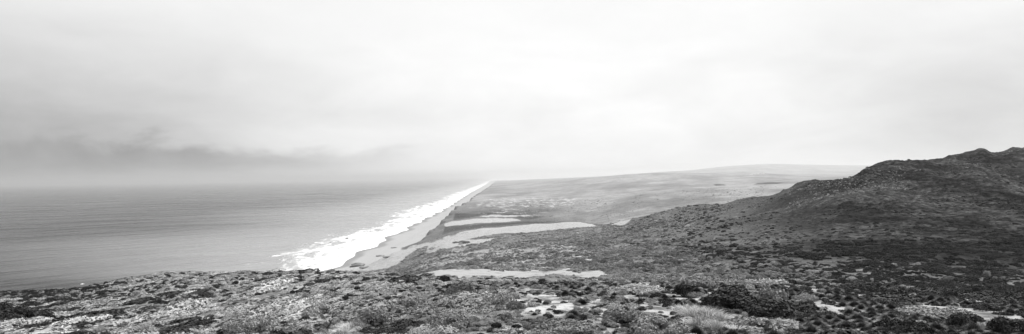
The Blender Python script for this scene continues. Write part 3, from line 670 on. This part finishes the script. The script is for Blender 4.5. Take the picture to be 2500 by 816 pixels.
rocks = [(870,650,900,1400,13,0.9,'angular dark rock at the beach end just above the near slope'),(888,655,900,1400,9,0.7,'low rock beside the angular rock above the near slope'),
 (925,626,900,1500,12,0.35,'flat dark ledge rock at the top of the beach'),(945,628,900,1500,9,0.35,'small ledge rock right of the flat dark ledge'),(960,606,1200,1600,7,0.5,'small dark rock at the foot of the dune by the beach'),
 (845,583,1500,1900,4,1.0,'dark rock standing in the white surf')]
for X_,y_,y0,y1,r0_,hf,lab in rocks:
    if X_ == 845:
        Yc = H*F/(y_-yh(X_)); p = ((X_-CX)/F*Yc, Yc, 0.0)
    else: p = on(X_,y_,y0,y1)
    me = to_mesh('rock', [(st[int(rng.integers(3))], M_stone)])
    o = bpy.data.objects.new('rock', me); C.objects.link(o); o['category']='rock'; o['label']=lab
    place(o, p[0],p[1],p[2], (r0_,r0_*0.8,r0_*hf*0.6), rng.uniform(0,3))

# far ranch on the plain ------------------------------------------------------
import bmesh
def wallm(name, v):
    m,t,b = mat(name); n = t.noise(t.pos(), 0.6, 3); t.put(b.inputs['Base Color'], t.comb(t.mix(n, v*0.85, v*1.1))); return m
M_white = wallm('white_boards',0.75); M_roof = wallm('roof_sheet',0.30)
def barn(X_, y_, L, W_, hh_, rz, lab):
    xx,YY,zz_ = on(X_, y_, 6000, 9400)
    e = bpy.data.objects.new('barn', None); C.objects.link(e); e.location=(xx,YY,zz_-0.5); e.rotation_euler=(0,0,rz); e['label']=lab; e['category']='barn'; e['group']='far ranch buildings'
    bm = bmesh.new(); h2 = hh_*0.6
    pts = [(-L/2,-W_/2,0),(L/2,-W_/2,0),(L/2,W_/2,0),(-L/2,W_/2,0),(-L/2,-W_/2,h2),(L/2,-W_/2,h2),(L/2,W_/2,h2),(-L/2,W_/2,h2),(-L/2,0,hh_),(L/2,0,hh_)]
    v = [bm.verts.new(p) for p in pts]
    for f in ((0,1,5,4),(2,3,7,6),(1,2,6,9,5),(3,0,4,8,7)): bm.faces.new([v[i] for i in f])
    me = bpy.data.meshes.new('barn_wall'); bm.to_mesh(me); bm.free(); me.materials.append(M_white)
    o = bpy.data.objects.new('wall', me); C.objects.link(o); o.parent = e
    bm = bmesh.new()
    for s in (-1,1):
        a = [(-L/2-.5,s*(W_/2+.6),h2-.35),(L/2+.5,s*(W_/2+.6),h2-.35),(L/2+.5,0,hh_+.12),(-L/2-.5,0,hh_+.12)]
        lo_ = [bm.verts.new(p) for p in a]; up = [bm.verts.new((p[0],p[1],p[2]+.3)) for p in a]
        bm.faces.new(lo_); bm.faces.new(up)
        for i in range(4): bm.faces.new([lo_[i],lo_[(i+1)%4],up[(i+1)%4],up[i]])
    me = bpy.data.meshes.new('barn_roof'); bm.to_mesh(me); bm.free(); me.materials.append(M_roof)
    o = bpy.data.objects.new('roof', me); C.objects.link(o); o.parent = e
barn(1842,425.5,30,14,9,R(10),'leftmost long white ranch building on the far plain')
barn(1850,425.2,22,12,8,R(-20),'ranch building second from the left on the far plain')
barn(1862,424.8,26,14,12,R(5),'tallest white ranch barn on the far plain')
barn(1835,425.8,16,10,7,R(30),'smallest ranch shed at the left end of the far farmyard')

# ------------------------------------------------------------------ haze
M_haze = bpy.data.materials.new('haze_air'); M_haze.use_nodes = True; nt = M_haze.node_tree
nt.nodes.remove(nt.nodes['Principled BSDF']); pv = nt.nodes.new('ShaderNodeVolumePrincipled')
pv.inputs['Color'].default_value = (0.62,0.62,0.62,1); pv.inputs['Density'].default_value = 0.6e-4; pv.inputs['Anisotropy'].default_value = 0.6
nt.links.new(pv.outputs[0], nt.nodes['Material Output'].inputs['Volume'])
bm = bmesh.new(); bmesh.ops.create_cube(bm, size=1.0); me = bpy.data.meshes.new('haze'); bm.to_mesh(me); bm.free(); me.materials.append(M_haze)
haze = bpy.data.objects.new('haze', me); C.objects.link(haze); haze['kind'] = 'stuff'; haze['label'] = 'pale sea mist filling the air over the beach and the plain'; haze['category'] = 'haze'
xmin, xmax, ymin, ymax = -1.1e6, 1.1e6, -500, 92000
haze.scale = (xmax-xmin, ymax-ymin, 406); haze.location = ((xmin+xmax)/2, (ymin+ymax)/2, -26+203)

# ------------------------------------------------------------------ sky and sun
w = bpy.data.worlds.new('World'); sc.world = w; w.use_nodes = True; t = NT(w.node_tree); bg = w.node_tree.nodes['Background']
SUNEL = R(47)
sky = t.n.new('ShaderNodeTexSky'); sky.sky_type = 'NISHITA'; sky.sun_disc = False; sky.sun_elevation = SUNEL; sky.sun_rotation = SUNAZ; sky.air_density = 1; sky.dust_density = 3
bw = t.n.new('ShaderNodeRGBToBW'); t.l.new(sky.outputs[0], bw.inputs[0])
tc = t.n.new('ShaderNodeTexCoord').outputs['Generated']; gx, gy, gz = t.xyz(tc)
az = t.m('ARCTAN2', gx, gy)                     # bearing, 0 = along the beach, + to the right
nA = t.noise(t.mapv(tc, scl=(3,3,9)), 1.0, 6, 0.55, 0.3); nB = t.noise(t.mapv(tc, scl=(6,6,17)), 1.0, 6, 0.6, 0.4); nC = t.noise(t.mapv(tc, scl=(11,11,40)), 1.0, 5, 0.6, 0.5)
d1 = t.m('MULTIPLY', t.m('MULTIPLY', t.ss(-0.05,-0.66,az), t.ss(0.30,0.0,gz)), 0.54)
d2 = t.m('MULTIPLY', t.m('MULTIPLY', t.ss(0.22,0.62,az), t.ss(0.30,0.0,gz)), 0.34)
# stratus bank low over the sea
top_ = t.m('ADD', t.m('MULTIPLY', t.m('SUBTRACT', nB, 0.5), 0.10), t.m('MULTIPLY', t.m('SUBTRACT', nC, 0.5), 0.035))
bk = t.ss(0.056, 0.034, t.m('ADD', gz, top_))
bk = t.m('MULTIPLY', t.m('MULTIPLY', bk, t.ss(-0.12,-0.24,t.m('ADD', az, t.m('MULTIPLY', t.m('SUBTRACT', nA, 0.5), 0.15)))), t.m('MULTIPLY', t.mix(t.ss(-0.62,-0.40,az), 0.35, 1.35), t.mix(t.ss(0.0,0.025,gz), 0.04, t.mix(nC, 0.09, 0.26))))
wisp = t.m('ADD', t.m('MULTIPLY', t.m('SUBTRACT', nA, 0.5), 0.24), t.m('MULTIPLY', t.m('SUBTRACT', nB, 0.5), 0.32))
wisp = t.m('MULTIPLY', wisp, t.ss(0.35,0.02,gz))
L = t.m('SUBTRACT', t.m('SUBTRACT', t.m('SUBTRACT', 0.90, d1), d2), bk); L = t.m('ADD', L, wisp)
L = t.m('ADD', L, t.m('MULTIPLY', t.ss(0.24,1.0,gz), 0.75))
L = t.m('MULTIPLY', L, 3.75)
fin = t.m('ADD', t.m('MULTIPLY', bw.outputs[0], 0.012), L)
t.put(bg.inputs[0], t.comb(fin)); bg.inputs[1].default_value = 0.1
sun = bpy.data.lights.new('sun', 'SUN'); sun.energy = 2.3; sun.angle = R(0.8); sun.color = (1,0.995,0.985)
so = bpy.data.objects.new('sun', sun); C.objects.link(so)
from mathutils import Vector, Matrix
dv = Vector((math.sin(SUNAZ)*math.cos(SUNEL), math.cos(SUNAZ)*math.cos(SUNEL), math.sin(SUNEL)))
so.rotation_euler = dv.to_track_quat('Z','Y').to_euler()

# ------------------------------------------------------------------ camera
cam = bpy.data.cameras.new('camera'); co = bpy.data.objects.new('camera', cam); C.objects.link(co); sc.camera = co
cam.sensor_width = 36; cam.lens = 36*F/2500; cam.clip_start = 0.3; cam.clip_end = 2e6
co.matrix_world = Matrix.Translation((0,0,H)) @ Matrix.Rotation(R(90)+math.atan(23.25/F), 4, 'X') @ Matrix.Rotation(-0.015, 4, 'Z')
sc.view_settings.view_transform = 'Standard'; sc.view_settings.look = 'None'; sc.view_settings.exposure = 1.5; sc.view_settings.gamma = 1
sc.view_settings.use_curve_mapping = False
sc.cycles.volume_step_rate = 1; sc.cycles.max_bounces = 6; sc.cycles.volume_bounces = 1
